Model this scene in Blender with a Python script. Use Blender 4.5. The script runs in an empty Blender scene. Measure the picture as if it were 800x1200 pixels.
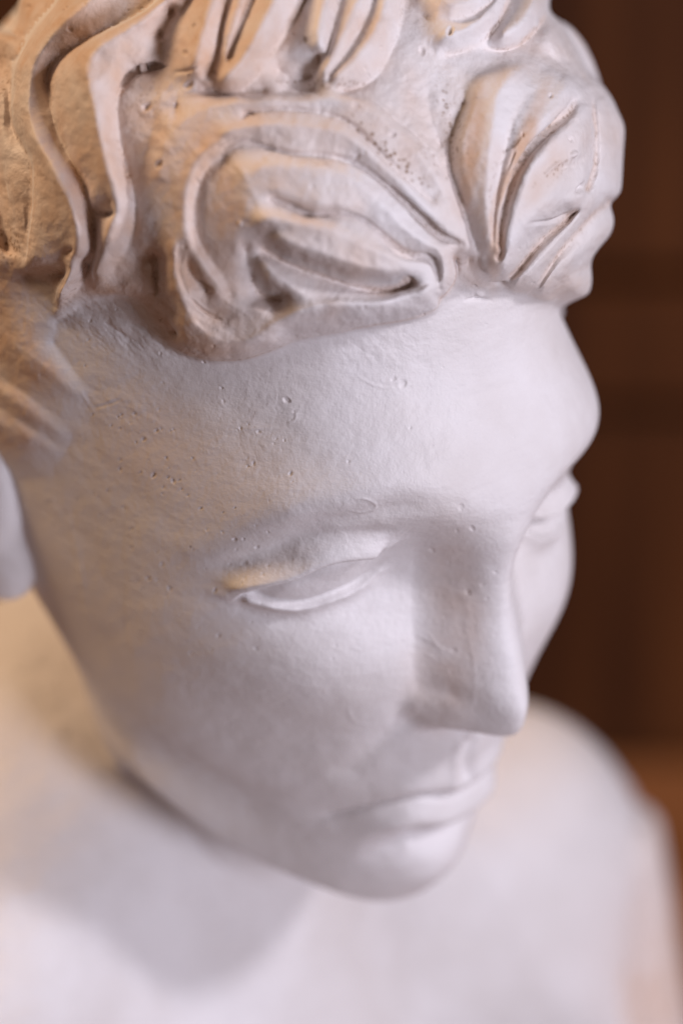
import bpy, math, numpy as np
from math import radians as R_
C = bpy.context.scene.collection
sc = bpy.context.scene
QUICK = False

# ------------------------------------------------------------------ camera
CAM_TILT = R_(22.0)                      # camera looks down on the bust
CAM_DIST = 0.85                          # to the bridge of the nose
HEAD_O = np.array([0.0, 0.0, 1.50])      # world place of the bridge of the nose
FOCAL, SENS_H = 100.0, 36.0
PXS = 4.78                               # photograph pixels per mm at the bridge of the nose
OX, OY = 572.0, 642.0                    # where the bridge of the nose is in the 800 x 1200 photograph
ct, st = math.cos(CAM_TILT), math.sin(CAM_TILT)
CW = np.array([[1, 0, 0], [0, st, -ct], [0, ct, st]], float)   # camera axes (right, up, back) -> world, as columns
# focal length that gives PXS
FOCAL = PXS * 1000 * CAM_DIST * SENS_H / 1200.0
cam_pos = HEAD_O + CW @ np.array([0, 0, CAM_DIST])
cd = bpy.data.cameras.new('camera'); cam = bpy.data.objects.new('camera', cd); C.objects.link(cam)
from mathutils import Matrix, Vector
M = Matrix.Identity(4)
for i in range(3):
    for j in range(3): M[i][j] = CW[i, j]
    M[i][3] = cam_pos[i]
cam.matrix_world = M
cd.sensor_fit = 'VERTICAL'; cd.sensor_height = SENS_H; cd.sensor_width = 24.0; cd.lens = FOCAL
# the lens is aimed so that the bridge of the nose lies right of and below the picture's centre
cd.shift_x = (400 - OX) / 1200.0; cd.shift_y = (OY - 600) / 1200.0
cd.clip_start = 0.02; cd.clip_end = 60
cd.dof.use_dof = True; cd.dof.focus_distance = CAM_DIST - 0.028; cd.dof.aperture_fstop = FOCAL / 28.0
sc.camera = cam
sc.view_settings.view_transform = 'Standard'; sc.view_settings.look = 'None'
sc.view_settings.exposure = 0.03; sc.view_settings.gamma = 1.0
sc.cycles.use_denoising = True; sc.cycles.max_bounces = 6; sc.cycles.diffuse_bounces = 4

# ------------------------------------------------------------------ light
w = bpy.data.worlds.new("World"); sc.world = w; w.use_nodes = True
bg = w.node_tree.nodes['Background']; bg.inputs[0].default_value = (0.85, 0.52, 0.37, 1); bg.inputs[1].default_value = 0.125
def cam_dir(x, y, z):
    v = CW @ np.array([x, y, z], float); return v / np.linalg.norm(v)
def area(name, d, dist, size, power, col, size_y=None):
    ld = bpy.data.lights.new(name, 'AREA'); ld.energy = power; ld.color = col
    ld.shape = 'RECTANGLE'; ld.size = size; ld.size_y = size_y or size
    o = bpy.data.objects.new(name, ld); C.objects.link(o)
    p = HEAD_O + d * dist; o.location = p
    o.rotation_euler = Vector(-d).to_track_quat('-Z', 'Y').to_euler()
    return o
area('window_light', cam_dir(0.76, 0.38, 0.50), 2.2, 0.22, 22, (0.92, 0.89, 1.0), 0.28)
area('low_window_light', cam_dir(0.66, -0.22, 0.71), 2.3, 0.55, 35, (0.86, 0.85, 1.0))
area('warm_lamp', cam_dir(-0.70, 0.70, 0.12), 1.8, 0.7, 25, (1.0, 0.68, 0.42))

# ------------------------------------------------------------------ maths helpers
def smooth(a, b, x):
    t = np.clip((x - a) / (b - a), 0, 1); return t * t * (3 - 2 * t)
def spline_mat(knots, xs, periodic=False, period=None):
    """matrix W so that W @ values = cubic spline through values at knots"""
    k = np.asarray(knots, float); n = len(k)
    if periodic:
        k = np.concatenate([k[-3:] - period, k, k[:3] + period]); m = len(k)
        idx = np.concatenate([np.arange(n - 3, n), np.arange(n), np.arange(3)])
    else: m = n; idx = np.arange(n)
    h = np.diff(k); A = np.zeros((m, m)); B = np.zeros((m, m))
    A[0, 0] = A[-1, -1] = 1
    for i in range(1, m - 1):
        A[i, i-1] = h[i-1]; A[i, i] = 2 * (h[i-1] + h[i]); A[i, i+1] = h[i]
        B[i, i+1] += 6 / h[i]; B[i, i] -= 6 / h[i] + 6 / h[i-1]; B[i, i-1] += 6 / h[i-1]
    S = np.linalg.solve(A, B)
    xs = np.asarray(xs, float); j = np.clip(np.searchsorted(k, xs) - 1, 0, m - 2)
    hh = h[j]; a = (k[j+1] - xs) / hh; b = (xs - k[j]) / hh
    W = np.zeros((len(xs), m)); r = np.arange(len(xs))
    W[r, j] += a; W[r, j+1] += b
    W += ((a**3 - a) * hh**2 / 6)[:, None] * S[j] + ((b**3 - b) * hh**2 / 6)[:, None] * S[j+1]
    out = np.zeros((len(xs), n)); np.add.at(out.T, idx, W.T)
    return out
def curve(pts, x):
    p = np.array(pts, float); sh = np.shape(x); xf = np.ravel(np.clip(x, p[0, 0], p[-1, 0]))
    # monotone-ish: piecewise cubic hermite with limited slopes
    h = np.diff(p[:, 0]); d = np.diff(p[:, 1]) / h; m = np.zeros(len(p))
    m[1:-1] = np.where(d[:-1] * d[1:] > 0, 2 * d[:-1] * d[1:] / (d[:-1] + d[1:] + 1e-12), 0)
    m[0] = d[0]; m[-1] = d[-1]
    j = np.clip(np.searchsorted(p[:, 0], xf) - 1, 0, len(p) - 2); t = (xf - p[j, 0]) / h[j]
    y = ((2*t**3 - 3*t**2 + 1) * p[j, 1] + (t**3 - 2*t**2 + t) * h[j] * m[j]
         + (-2*t**3 + 3*t**2) * p[j+1, 1] + (t**3 - t**2) * h[j] * m[j+1])
    return y.reshape(sh)
def rotm(yaw, pit, rol):
    y, p, r = R_(yaw), R_(pit), R_(rol)
    Ry = np.array([[math.cos(y), 0, math.sin(y)], [0, 1, 0], [-math.sin(y), 0, math.cos(y)]])
    Rx = np.array([[1, 0, 0], [0, math.cos(p), -math.sin(p)], [0, math.sin(p), math.cos(p)]])
    Rz = np.array([[math.cos(r), -math.sin(r), 0], [math.sin(r), math.cos(r), 0], [0, 0, 1]])
    return Rz @ Rx @ Ry
HEAD_POSE = (43.0, 33.0, -7.0)
HB = np.array([[1, 0, 0], [0, 0, 1], [0, 1, 0]], float)
HC = rotm(*HEAD_POSE) @ HB              # head (x her left, y forward, z up; mm) -> camera axes
def head_to_cam(P): return P @ HC.T
def cam_to_world(Pc): return HEAD_O + (Pc * 0.001) @ CW.T
def head_to_world(P): return cam_to_world(head_to_cam(P))
def project(Pc):
    s = PXS * (CAM_DIST * 1000) / (CAM_DIST * 1000 - Pc[..., 2])
    return OX + s * Pc[..., 0], OY - s * Pc[..., 1]

# ------------------------------------------------------------------ the head: a loft through rows of points (mm)
ROWS = [
 # front midline, paranasal, eye/cheek front, cheekbone, before ear, behind ear, back, back midline
 [(0,-85,120)]*8,
 [(0,-40,108),(20,-43,107),(38,-53,106),(49,-69,106),(54,-88,105),(46,-116,103),(26,-138,101),(0,-145,100)],
 [(0,-17,76),(21,-20,76),(40,-31,76),(57,-50,75),(69,-82,74),(65,-122,72),(42,-158,70),(0,-172,70)],
 [(0,-7,44),(18,-10,44),(35,-20,44),(51.5,-41,43),(70,-76,41),(72,-120,38),(45,-165,36),(0,-180,35)],
 [(0,3,17),(20,1.5,18),(41,-9,18),(56.5,-32,15),(69,-72,12),(73,-117,9),(45,-165,6),(0,-181,4)],
 [(0,-4,-4),(19,-10.5,-4),(40,-18.5,-4),(58,-37,-5),(68,-72,-9),(71,-115,-13),(43,-160,-16),(0,-174,-18)],
 [(0,-1,-28),(19.5,-4.5,-27),(40,-15,-28),(57,-36,-29),(66,-71,-31),(67,-112,-35),(40,-150,-38),(0,-162,-40)],
 [(0,1,-52),(20,-5,-52),(37,-17,-52),(53,-38,-52),(62,-69,-52),(60,-108,-55),(36,-138,-57),(0,-148,-58)],
 [(0,-1,-73),(17,-6,-73),(32,-19,-74),(46,-39,-73),(57,-68,-70),(54,-100,-71),(34,-128,-73),(0,-138,-74)],
 [(0,-6,-97),(13,-9,-97),(26,-20,-95),(38,-40,-91),(52,-68,-85),(50,-95,-84),(33,-122,-86),(0,-130,-87)],
 [(0,-13,-118),(12,-16,-117),(23,-26,-114),(36,-42,-108),(50,-67,-96),(47,-91,-95),(34,-118,-98),(0,-126,-100)],
 [(0,-30,-117),(11,-32,-116),(17,-42,-112),(25,-57,-107),(38,-77,-101),(43,-90,-106),(33,-115,-110),(0,-123,-112)],
 [(0,-50,-121),(13,-55,-121),(21,-63,-120),(29,-75,-119),(37,-87,-118),(42,-97,-123),(32,-116,-126),(0,-124,-127)],
 [(0,-60,-150),(16,-63,-150),(29,-70,-150),(38,-80,-150),(43,-92,-150),(43,-108,-152),(32,-126,-155),(0,-134,-156)],
 [(0,-60,-185),(18,-63,-185),(33,-72,-185),(44,-85,-186),(48,-100,-187),(46,-118,-190),(34,-138,-194),(0,-146,-196)],
]
def head_grid(nt, nc):
    G = np.array(ROWS, float)                       # rows, 8, 3
    mir = G[:, 1:7][:, ::-1] * np.array([-1, 1, 1])
    G = np.concatenate([G, mir], 1)                 # rows, 14, 3: runs front -> her left -> back -> her right
    G[3, 1:5, 0] *= .93; G[4, 1:5, 0] *= .98; G[5, 2:5, 0] *= .965; G[6, 2:5, 0] *= 1.01; G[7, 2:5, 0] *= 1.06; G[2, 1:6, 0] *= 1.045; G[1, 1:6, 0] *= 1.02                # her left temple is a little flatter
    # knots from mean spacing
    dr = np.linalg.norm(np.diff(G, axis=0), axis=2).mean(1); kr = np.concatenate([[0], np.cumsum(dr)])
    Gc = np.concatenate([G, G[:, :1]], 1)
    dc = np.linalg.norm(np.diff(Gc, axis=1), axis=2)[2:11].mean(0); kc = np.concatenate([[0], np.cumsum(dc)]); per = kc[-1]
    # dense where the photograph looks: her right side and the front
    u = np.linspace(0, 1, nc, endpoint=False)
    a0, a1 = -0.44 * per, 0.17 * per                # dense span
    fd = 0.84
    xs = np.where(u < fd, a0 + (a1 - a0) * u / fd, a1 + (per - (a1 - a0)) * (u - fd) / (1 - fd)) % per
    ts = np.linspace(0, kr[-1], nt)
    # crown row is a single point; mirror rows across it for smoothness
    Wr = spline_mat(kr, ts); Wc = spline_mat(kc[:-1], xs, True, per)
    P = np.einsum('ti,ijk->tjk', Wr, G); P = np.einsum('cj,tjk->tck', Wc, P)
    return P
def grid_normals(P):
    a = np.empty_like(P); a[1:-1] = P[2:] - P[:-2]; a[0] = P[1] - P[0]; a[-1] = P[-1] - P[-2]
    b = np.roll(P, -1, 1) - np.roll(P, 1, 1)
    n = np.cross(b, a); l = np.linalg.norm(n, axis=2, keepdims=True); n = n / np.maximum(l, 1e-9)
    n[0] = (0, 0, 1)
    return n

# ---- nose: forward height over the face, by height z and side distance x
def nose(P):
    x, y, z = np.abs(P[..., 0]), P[..., 1], P[..., 2]
    ridge = curve([(-52, 0), (-49.8, 5), (-48, 12), (-46, 16.5), (-42, 18.6), (-38, 19.2), (-30, 16.7), (-18, 13.6), (-6, 11.8), (4, 9.6), (14, 5.5), (26, 2.2), (42, 0)], z)
    half = curve([(-58, 10), (-49, 9.5), (-44, 8.0), (-38, 7.4), (-28, 6.8), (-16, 6), (-4, 5.2), (6, 7), (20, 12)], z)
    soft = curve([(-58, 9), (-48, 7.5), (-40, 8.5), (-28, 10.6), (-10, 10), (4, 12), (20, 20), (42, 26)], z)
    s = np.clip(1 - np.clip(x / (half + soft * 1.05), 0, 1)**1.8, 0, 1)**1.8
    wing = 3.4 * np.exp(-(((x - 13.5) / 5.0)**2 + ((z + 42.5) / 6.5)**2)**1.4)
    front = smooth(-60, -30, y)
    return (ridge * s + wing * (1 - 0.5 * s)) * front

# ------------------------------------------------------------------ sculpting tools
def dense(pts, step=1.0):
    """smooth curve through points, sampled about every `step`"""
    p = np.array(pts, float)
    if len(p) < 3:
        n = max(2, int(np.linalg.norm(p[1] - p[0]) / step)); t = np.linspace(0, 1, n)[:, None]; return p[0] * (1 - t) + p[1] * t
    d = np.concatenate([[0], np.cumsum(np.sqrt(np.linalg.norm(np.diff(p, axis=0), axis=1)))])   # centripetal
    t = np.linspace(0, d[-1], max(4, int(np.linalg.norm(np.diff(p, axis=0), axis=1).sum() / step)))
    return spline_mat(d, t) @ p
def curve_dist(Q, pts, step):
    """Q (n,2): distance to the curve, signed side (+ = left of travel with y up), and position 0..1 along it"""
    c = dense(pts, step); n = len(Q)
    best = np.full(n, 1e9); k = np.zeros(n, int)
    for a in range(0, len(c)):
        d = (Q[:, 0] - c[a, 0])**2 + (Q[:, 1] - c[a, 1])**2
        m = d < best; best[m] = d[m]; k[m] = a
    t = np.gradient(c, axis=0); t /= np.linalg.norm(t, axis=1, keepdims=True) + 1e-9
    r = Q - c[k]; s = t[k, 0] * r[:, 1] - t[k, 1] * r[:, 0]
    return np.sqrt(best), s, k / (len(c) - 1.0)
def gblur(a, s):
    r = int(3 * s + 1); k = np.exp(-0.5 * (np.arange(-r, r + 1) / s)**2); k /= k.sum()
    for ax in (0, 1):
        p = np.pad(a, [(r, r) if i == ax else (0, 0) for i in (0, 1)], mode='edge'); o = np.zeros_like(a)
        for i, kk in enumerate(k):
            o += kk * (p[i:i + a.shape[0]] if ax == 0 else p[:, i:i + a.shape[1]])
        a = o
    return a

# ------------------------------------------------------------------ hair relief: crest and valley lines with heights (mm)
# the chart is laid over the head from the front right; each line is a curve of the carving
HX0, HY0, HW, HH = -60, -80, 880, 780
_ = None
LINES = [
 # S shaped lock over the temple
 (5, [(52,-60),(66,-10),(40,25),(24,55),(14,82),(10,120),(14,150),(27,172),(33,190),(35,220),(33,260),(29,300),(28,318)]),
 (9, [(62,-60),(76,-10),(48,28),(30,58),(20,85),(16,120),(20,147),(33,168),(40,190),(42,220),(40,260),(36,306)]),
 (13.5, [(150,-60),(112,-6),(62,36),(44,68),(33,100),(31,130),(36,155),(48,176),(62,196),(77,222),(90,248),(96,278),(93,300)]),
 (11, [(93,300),(84,325),(72,350)]), (2, [(100,305),(95,330),(80,352),(66,368)]), (1, [(40,325),(60,335),(62,362)]),
 (8.5, [(38,306),(68,304),(84,292)]), (1.5, [(28,322),(50,321),(72,320)]),
 (6, [(230,-60),(168,8),(135,24),(110,38),(72,62),(54,84),(56,110),(62,140),(72,168),(86,192),(98,216),(103,240),(108,268),(108,300)]),
 (9.5, [(84,78),(76,95),(76,120),(80,150),(90,182),(104,205),(108,232)]), (9.5,[(110,236),(122,240),(132,236)]), (5.5,[(106,247),(120,250),(132,248)]),
 (13.5, [(250,-60),(176,16),(140,36),(112,56),(100,76),(106,100),(114,130),(122,165),(131,200),(137,235),(132,262),(124,285)]),
 (11, [(124,285),(118,305),(113,322)]), (3,[(104,300),(106,320),(108,334)]),
 (6.5, [(200,10),(186,50),(168,80),(150,96),(138,112),(138,150),(146,190),(156,228),(158,258),(151,286),(136,310),(116,334)]),
 # hollow beside it
 (4.0, [(146,100),(156,88),(170,80),(185,76)]),
 # locks at the far left
 (7, [(-60,-40),(0,-20),(30,0)]), (3, [(-50,20),(0,28),(18,38),(28,40)]), (8, [(-50,45),(0,42),(12,44)]), (2.5, [(-50,80),(0,84),(8,76),(16,66)]),
 (8, [(-50,110),(-4,104),(4,125),(2,160),(8,200),(16,235)]), (4.5, [(6,215),(12,245),(20,270),(26,285)]), (3,[(-10,170),(-6,220),(4,260),(6,292)]),
 (7, [(-50,200),(-20,230),(-8,270),(5,310)]), (7,[(22,235),(27,262)]),
 # plateau of plaster between the locks
 (7.5, [(190,110),(180,150),(170,200),(168,250),(168,290)]), (7.5,[(210,95),(205,130)]), (8,[(205,60),(208,30),(240,-40)]), (5.5,[(186,36),(192,66)]),
 (5, [(160,300),(158,325),(150,338)]), (5.5,[(178,310),(180,335),(186,360)]),
 # locks falling from the crown
 (13, [(275,-60),(250,0),(240,30),(231,60),(228,85)]), (8.5, [(290,-60),(266,0),(259,45),(250,75),(240,98)]),
 (11.5, [(305,-60),(281,2),(268,40),(262,66)]), (9, [(318,-60),(294,0),(280,36),(268,66)]),
 (13.5, [(345,-60),(324,0),(310,27),(298,52),(280,78),(262,96)]), (6.0, [(378,-60),(357,0),(337,34),(320,62),(302,88),(284,102)]),
 (13, [(395,-60),(381,0),(377,30),(374,60)]), (6,[(374,62),(372,80),(364,98)]), (3.0, [(325,80),(345,92),(364,88)]), (5,[(330,106),(350,107),(368,105)]),
 (9, [(412,-60),(398,0),(390,30),(382,62),(372,88)]), (12, [(440,-60),(421,0),(410,22),(398,52),(378,86)]),
 (9, [(452,-60),(437,0),(424,32),(404,66),(384,92)]), (12, [(472,-60),(455,-5),(444,32),(424,62),(394,92)]),
 (5.5, [(492,-60),(474,-5),(470,28),(458,60),(438,92),(402,106)]),
 (5.5, [(236,102),(258,108),(278,110),(310,109)]),
 # beans above the parting
 (5.5, [(490,-60),(478,-8),(488,14),(502,20)]), (10.5, [(510,-40),(520,0),(545,6),(570,-12),(585,-60)]), (8,[(510,18),(530,24),(555,16),(580,0),(592,-20)]),
 (10.5, [(520,46),(545,38),(566,24),(584,0),(596,-30)]), (5, [(523,64),(548,58),(574,40),(590,12),(600,-12),(612,-60)]),
 (11.5, [(588,42),(612,26),(628,4),(636,-30)]), (10,[(584,49),(606,44),(628,28)]), (4.5, [(566,56),(584,58),(606,52),(622,38),(636,22),(655,-10),(660,-60)]),
 (6, [(470,60),(490,50),(508,62),(520,80),(540,78)]),
 # big curl
 (9.8, [(186,210),(190,180),(206,152),(232,132),(262,120),(300,116),(350,116),(400,117),(428,124),(452,142),(482,170),(508,205),(528,240),(538,266),(545,290)]),
 (7.4, [(412,106),(440,116),(470,138),(500,168),(524,202),(540,240),(548,270),(551,298)]),
 (8.9, [(284,134),(330,128),(376,131),(408,143),(434,168),(458,189),(482,208),(505,235)]),
 (11, [(262,158),(290,150),(330,146),(376,150),(410,160),(440,186),(470,214),(498,244),(524,272),(536,282)]),
 (9.5, [(253,172),(270,163),(300,158)]), (8.3, [(262,178),(290,168),(332,176),(380,181),(412,188),(442,209),(474,238),(498,262),(522,281),(543,289)]),
 (11.2, [(300,196),(340,194),(380,198),(412,208),(440,230),(470,262),(498,284),(520,296),(526,312)]),
 (10.5,[(320,224),(350,236),(380,240),(408,242)]), (8.4, [(318,232),(346,243),(364,250),(402,252),(426,259),(448,275),(474,294),(500,303),(510,312),(514,330),(513,342)]),
 (10, [(526,312),(527,326),(520,338)]), (1.5,[(532,300),(534,324),(522,345),(516,350)]), (3,[(550,300),(546,315)]),
 (13, [(304,258),(330,258),(370,264),(400,272),(424,286),(450,296),(480,306)]),
 (13, [(324,280),(350,292),(380,302),(410,312),(440,320),(462,322),(485,318)]),
 (4.0, [(306,290),(326,303),(356,316),(396,329),(426,338),(452,341),(472,336),(482,331)]),
 (9.5, [(500,318),(498,336),(480,346),(440,352),(400,350),(360,345),(336,336),(318,318)]),
 (9.5,[(318,316),(306,306)]), (3,[(296,322),(300,340),(314,349),(328,350)]), (8.5,[(312,322),(322,338)]),
 (12.5, [(203,288),(204,318),(211,350),(225,378),(249,398),(284,402),(316,388),(345,371),(380,359),(430,355),(470,348),(502,340)]),
 (8.5, [(336,386),(380,380),(430,374),(475,366),(508,356)]), (10.5,[(206,380),(218,398),(240,411),(264,416),(294,414),(325,401)]), (7,[(190,300),(193,335),(205,368)]),
 (3,[(180,300),(181,335),(190,372),(206,390)]),
 (9.6,[(200,215),(203,240),(200,268)]),
 (10.5, [(262,166),(238,180),(224,205),(217,235),(218,265),(226,292),(240,318),(256,342)]),
 (7.6, [(262,184),(244,196),(233,218),(228,245),(231,275),(243,300),(262,325),(270,345)]),
 (8.5, [(262,235),(268,265),(280,295)]), (10.5, [(284,200),(294,222),(306,240)]),(5.5,[(285,290),(290,310)]), (9.6,[(262,350),(280,362),(310,362)]),
 (10.5, [(210,292),(208,306),(212,326),(222,344)]), (7.6, [(220,308),(228,326),(244,341)]),(9.6,[(236,356),(250,368),(270,370)]),
 # fan shaped lock over the brow
 (6.8, [(544,120),(530,160),(528,195),(540,235),(552,270),(562,300),(572,326)]), (7.2,[(545,112),(556,90),(580,76),(606,68)]), (5.5,[(500,110),(505,140),(515,170)]),
 (10.5, [(552,126),(540,165),(541,198),(552,238)]), (10.5,[(556,112),(566,96),(590,84),(610,80)]),
 (12.5, [(606,82),(588,100),(580,125),(576,160),(572,200),(571,250),(574,290)]),
 (10.5, [(648,90),(622,108),(604,134),(594,165),(586,200),(580,240),(577,290),(578,318)]),
 (13, [(660,98),(664,118),(650,134),(632,150),(614,172),(601,200),(591,232),(585,262),(582,295)]),
 (9.4, [(676,114),(668,132),(650,147),(632,163),(614,186),(602,212),(593,240),(587,270),(584,300)]),
 (13, [(684,128),(660,150),(640,170),(622,195),(608,225),(598,255),(591,290)]), (13.5,[(688,150),(670,185),(655,215),(635,245),(615,268),(600,292),(590,318)]),
 (11.5,[(662,196),(680,188),(688,176)]),(12.5,[(668,240),(684,215),(690,190)]),
 (5.5, [(674,246),(660,262),(640,278),(622,298),(604,320),(592,330)]), (2,[(572,334),(582,334),(592,333)]),
 (10.5, [(700,120),(704,160),(703,200),(692,235),(668,266),(644,292),(618,318),(602,338)]), (8, [(694,110),(697,150),(696,195),(686,222)]),
 (6, [(716,236),(695,250),(678,270),(658,292),(640,318),(628,345)]), (9.5, [(722,246),(708,268),(686,290),(662,308),(644,330),(634,346)]),
 (6, [(716,290),(700,304),(680,316),(660,326),(646,342)]), (8,[(716,305),(700,318),(688,334),(674,352)]),
 (5, [(650,20),(668,60),(684,90)]), (10,[(704,120),(718,160),(726,200),(722,230)]), (5,[(670,20),(700,70)]),(12,[(735,140),(750,180),(760,220)]),(9,[(740,250),(728,300)]), (6,[(640,60),(660,78),(690,96)]), (9,[(640,35),(655,60)]),
 # swept back streaks over the ear
 (3.6, [(-50,350),(0,392),(50,428),(95,466)]), (2.0, [(-50,405),(0,440),(45,472),(80,498)]), (3.8, [(-50,425),(0,458),(40,486),(78,512)]),
 (2.4, [(-50,450),(0,478),(36,500),(70,522)]), (4.0, [(-50,478),(0,498),(36,514),(68,530)]), (2.0,[(-50,520),(0,530),(30,545),(62,555)]),
]
# lower edge of the hair: skin below it
EDGE = [(-60,330),(0,350),(40,356),(66,374),(90,362),(120,352),(150,352),(176,388),(205,412),(240,422),(292,420),(335,405),(400,390),(460,379),(508,366),(520,352),(545,348),(570,342),(592,340),(612,345),(632,352),(655,356),(682,366),(720,372),(820,380)]
def raster(lines, f):
    h, w_ = int(math.ceil(HH / f)), int(math.ceil(HW / f)); s = np.zeros((h, w_)); n = np.zeros((h, w_))
    for v, p in lines:
        c = dense(p, 0.7 * f if f > 1 else 0.7)
        i = np.floor((c[:, 1] - HY0) / f).astype(int); j = np.floor((c[:, 0] - HX0) / f).astype(int)
        k = (i >= 0) & (i < h) & (j >= 0) & (j < w_)
        idx = np.unique(i[k] * w_ + j[k]); np.add.at(s.ravel(), idx, v); np.add.at(n.ravel(), idx, 1)
    return s, n
def hair_chart():
    yy, xx = np.mgrid[0:HH, 0:HW]; X = xx + HX0 + 0.5; Y = yy + HY0 + 0.5
    e = dense(EDGE, 1.0); ey = np.interp(X[0], e[:, 0], e[:, 1]); under = Y > ey[None]
    streak = [(v, p) for v, p in LINES if p[-1][1] > 440 and p[-1][0] < 110]
    sz = curve_dist(np.stack([X.ravel()[::1], Y.ravel()[::1]], 1)[:1], [(0, 0), (1, 1), (2, 2)], 1)  # noqa
    skin = under & ~((X < 112) & (Y > 352) & (Y < 560) & (Y > 352 + 0) & (Y > X * 0.0 + 372) & (X < 40 + (Y - 372) * 0.75) & (X < 110 - (Y - 470) * 0.55))
    skin = skin & ~((X < 66) & (Y < 400))
    H = None
    mound = np.zeros(X.shape)
    for mx, my, rx, ry, an, a in [(345,262,140,92,12,5.0),(618,185,72,120,14,4.5),(95,150,60,170,8,2.5),(310,0,95,90,0,3.0),(560,0,70,60,0,3.0),(690,270,40,80,25,2.0)]:
        c, s_ = math.cos(R_(an)), math.sin(R_(an)); dx, dy = X - mx, Y - my
        mound += a * np.exp(-(((dx*c + dy*s_) / rx)**2 + ((-dx*s_ + dy*c) / ry)**2)**1.4)
    mound *= smooth(0, 30, ey[None] - Y)
    for f in (16, 8, 4, 2, 1):
        s, n = raster(LINES, f); h, w_ = s.shape
        sk = skin[::f, ::f][:h, :w_]; sk = np.pad(sk, ((0, h - sk.shape[0]), (0, w_ - sk.shape[1])), mode='edge')
        con = (n > 0) | sk; val = np.where(n > 0, s / np.maximum(n, 1), 0.0)
        if H is None: H = np.full((h, w_), 7.0)
        else: H = np.repeat(np.repeat(H, 2, 0), 2, 1); H = np.pad(H, ((0, max(0, h - H.shape[0])), (0, max(0, w_ - H.shape[1]))), mode='edge')[:h, :w_]
        for it in range(160 if f > 1 else 50):
            H[con] = val[con]; p = np.pad(H, 1, mode='edge')
            H = (p[:-2, 1:-1] + p[2:, 1:-1] + p[1:-1, :-2] + p[1:-1, 2:]) * 0.25
        H[con] = val[con]
    return H + mound, X, Y
HAIR, CX_, CY_ = hair_chart()
HAIR = HAIR * np.where((CY_ > 425) | ((CX_ < 118) & (CY_ > 395)), smooth(0, 125, 132 - (CY_ - 470) * .5 - CX_), 1.0) if True else HAIR
HAIR_LOW = gblur(HAIR, 11)
_a, _b = gblur(HAIR, 1.6), gblur(HAIR, 5.5)
_c = smooth(-.2, .9, _a - _b)                                # crests are rounded off, valleys stay cut
HAIR_HI = _a * (1 - .75 * _c) + _b * .75 * _c - HAIR_LOW
HAIR_HI = HAIR_HI * (1 + 0.50 * smooth(2, 5, gblur(HAIR, 4)))
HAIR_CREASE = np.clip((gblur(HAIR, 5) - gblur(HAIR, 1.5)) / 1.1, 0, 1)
HAIR_MED = gblur(HAIR_HI, 5)
def samp(A, x, y):
    u = np.clip(x - HX0 - 0.5, 0, HW - 1.001); v = np.clip(y - HY0 - 0.5, 0, HH - 1.001)
    i = v.astype(int); j = u.astype(int); a = u - j; b = v - i
    return A[i, j]*(1-a)*(1-b) + A[i, j+1]*a*(1-b) + A[i+1, j]*(1-a)*b + A[i+1, j+1]*a*b
def generic_hair(P):
    """waves of hair over the parts of the head the lines do not reach"""
    x, y, z = P[..., 0], P[..., 1], P[..., 2]
    th = np.arctan2(x, y + 85); line = np.interp(np.abs(th), [0, .5, .9, 1.35, 2.0, 3.15], [72, 68, 60, 5, -50, -75])
    m = smooth(-4, 4, z - line)
    w1 = 5 * np.sin(z * .07 + th * 3) + 4 * np.sin(x * .06 - y * .05)
    rid = np.abs(np.sin((th * 38 * (1 - .2 * np.sin(z * .03)) + w1 * 1.3 + 0.5 * z) * 0.16 * np.pi / 2.2))
    rid2 = np.abs(np.sin((th * 60 + z * .9 + w1 * 2.5) * .11))
    return m * (6 + 6 * rid**.7 + 2.0 * rid2)
HAIR_ON = True
def add_hair(P):
    n = grid_normals(P); 
    pc = head_to_cam(P); nc_ = n @ HC.T
    vd = np.array([0, 0, CAM_DIST * 1000.0]) - pc; vd /= np.linalg.norm(vd, axis=2, keepdims=True)
    face = (nc_ * vd).sum(2)
    g = generic_hair(P)
    x0, y0 = project(pc); h = samp(HAIR_LOW, x0, y0)
    for it in range(8):
        x, y = project(pc + nc_ * h[..., None])
        x = np.clip(x, -400, 1300); y = np.clip(y, -600, 1500)
        h = 0.5 * h + 0.5 * samp(HAIR_LOW, x, y)
    k = smooth(.0, .35, face); hi = samp(HAIR_HI, x, y) * k + samp(HAIR_MED, x, y) * (1 - k)
    inside = smooth(-55, -15, x) * smooth(-70, -30, y) * smooth(815, 790, x)
    vis = smooth(-0.42, -0.22, face) * inside
    low = smooth(690, 650, y)
    keep = np.where((P[..., 1] > -25) & (P[..., 2] < 35), 0.0, 1.0)
    H = (h * low * vis + g * (1 - vis)) * keep; R = hi * low * vis * keep
    cv = np.array([0.30, 0.80, 0.52]) ; cv = np.array([0, 0, 1.0]) @ HC      # the chisel's direction, fixed on the head
    dr = n * (1 - k[..., None]) + cv * k[..., None]
    return P + n * H[..., None] + dr * R[..., None], x, y, vis, H + R

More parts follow.
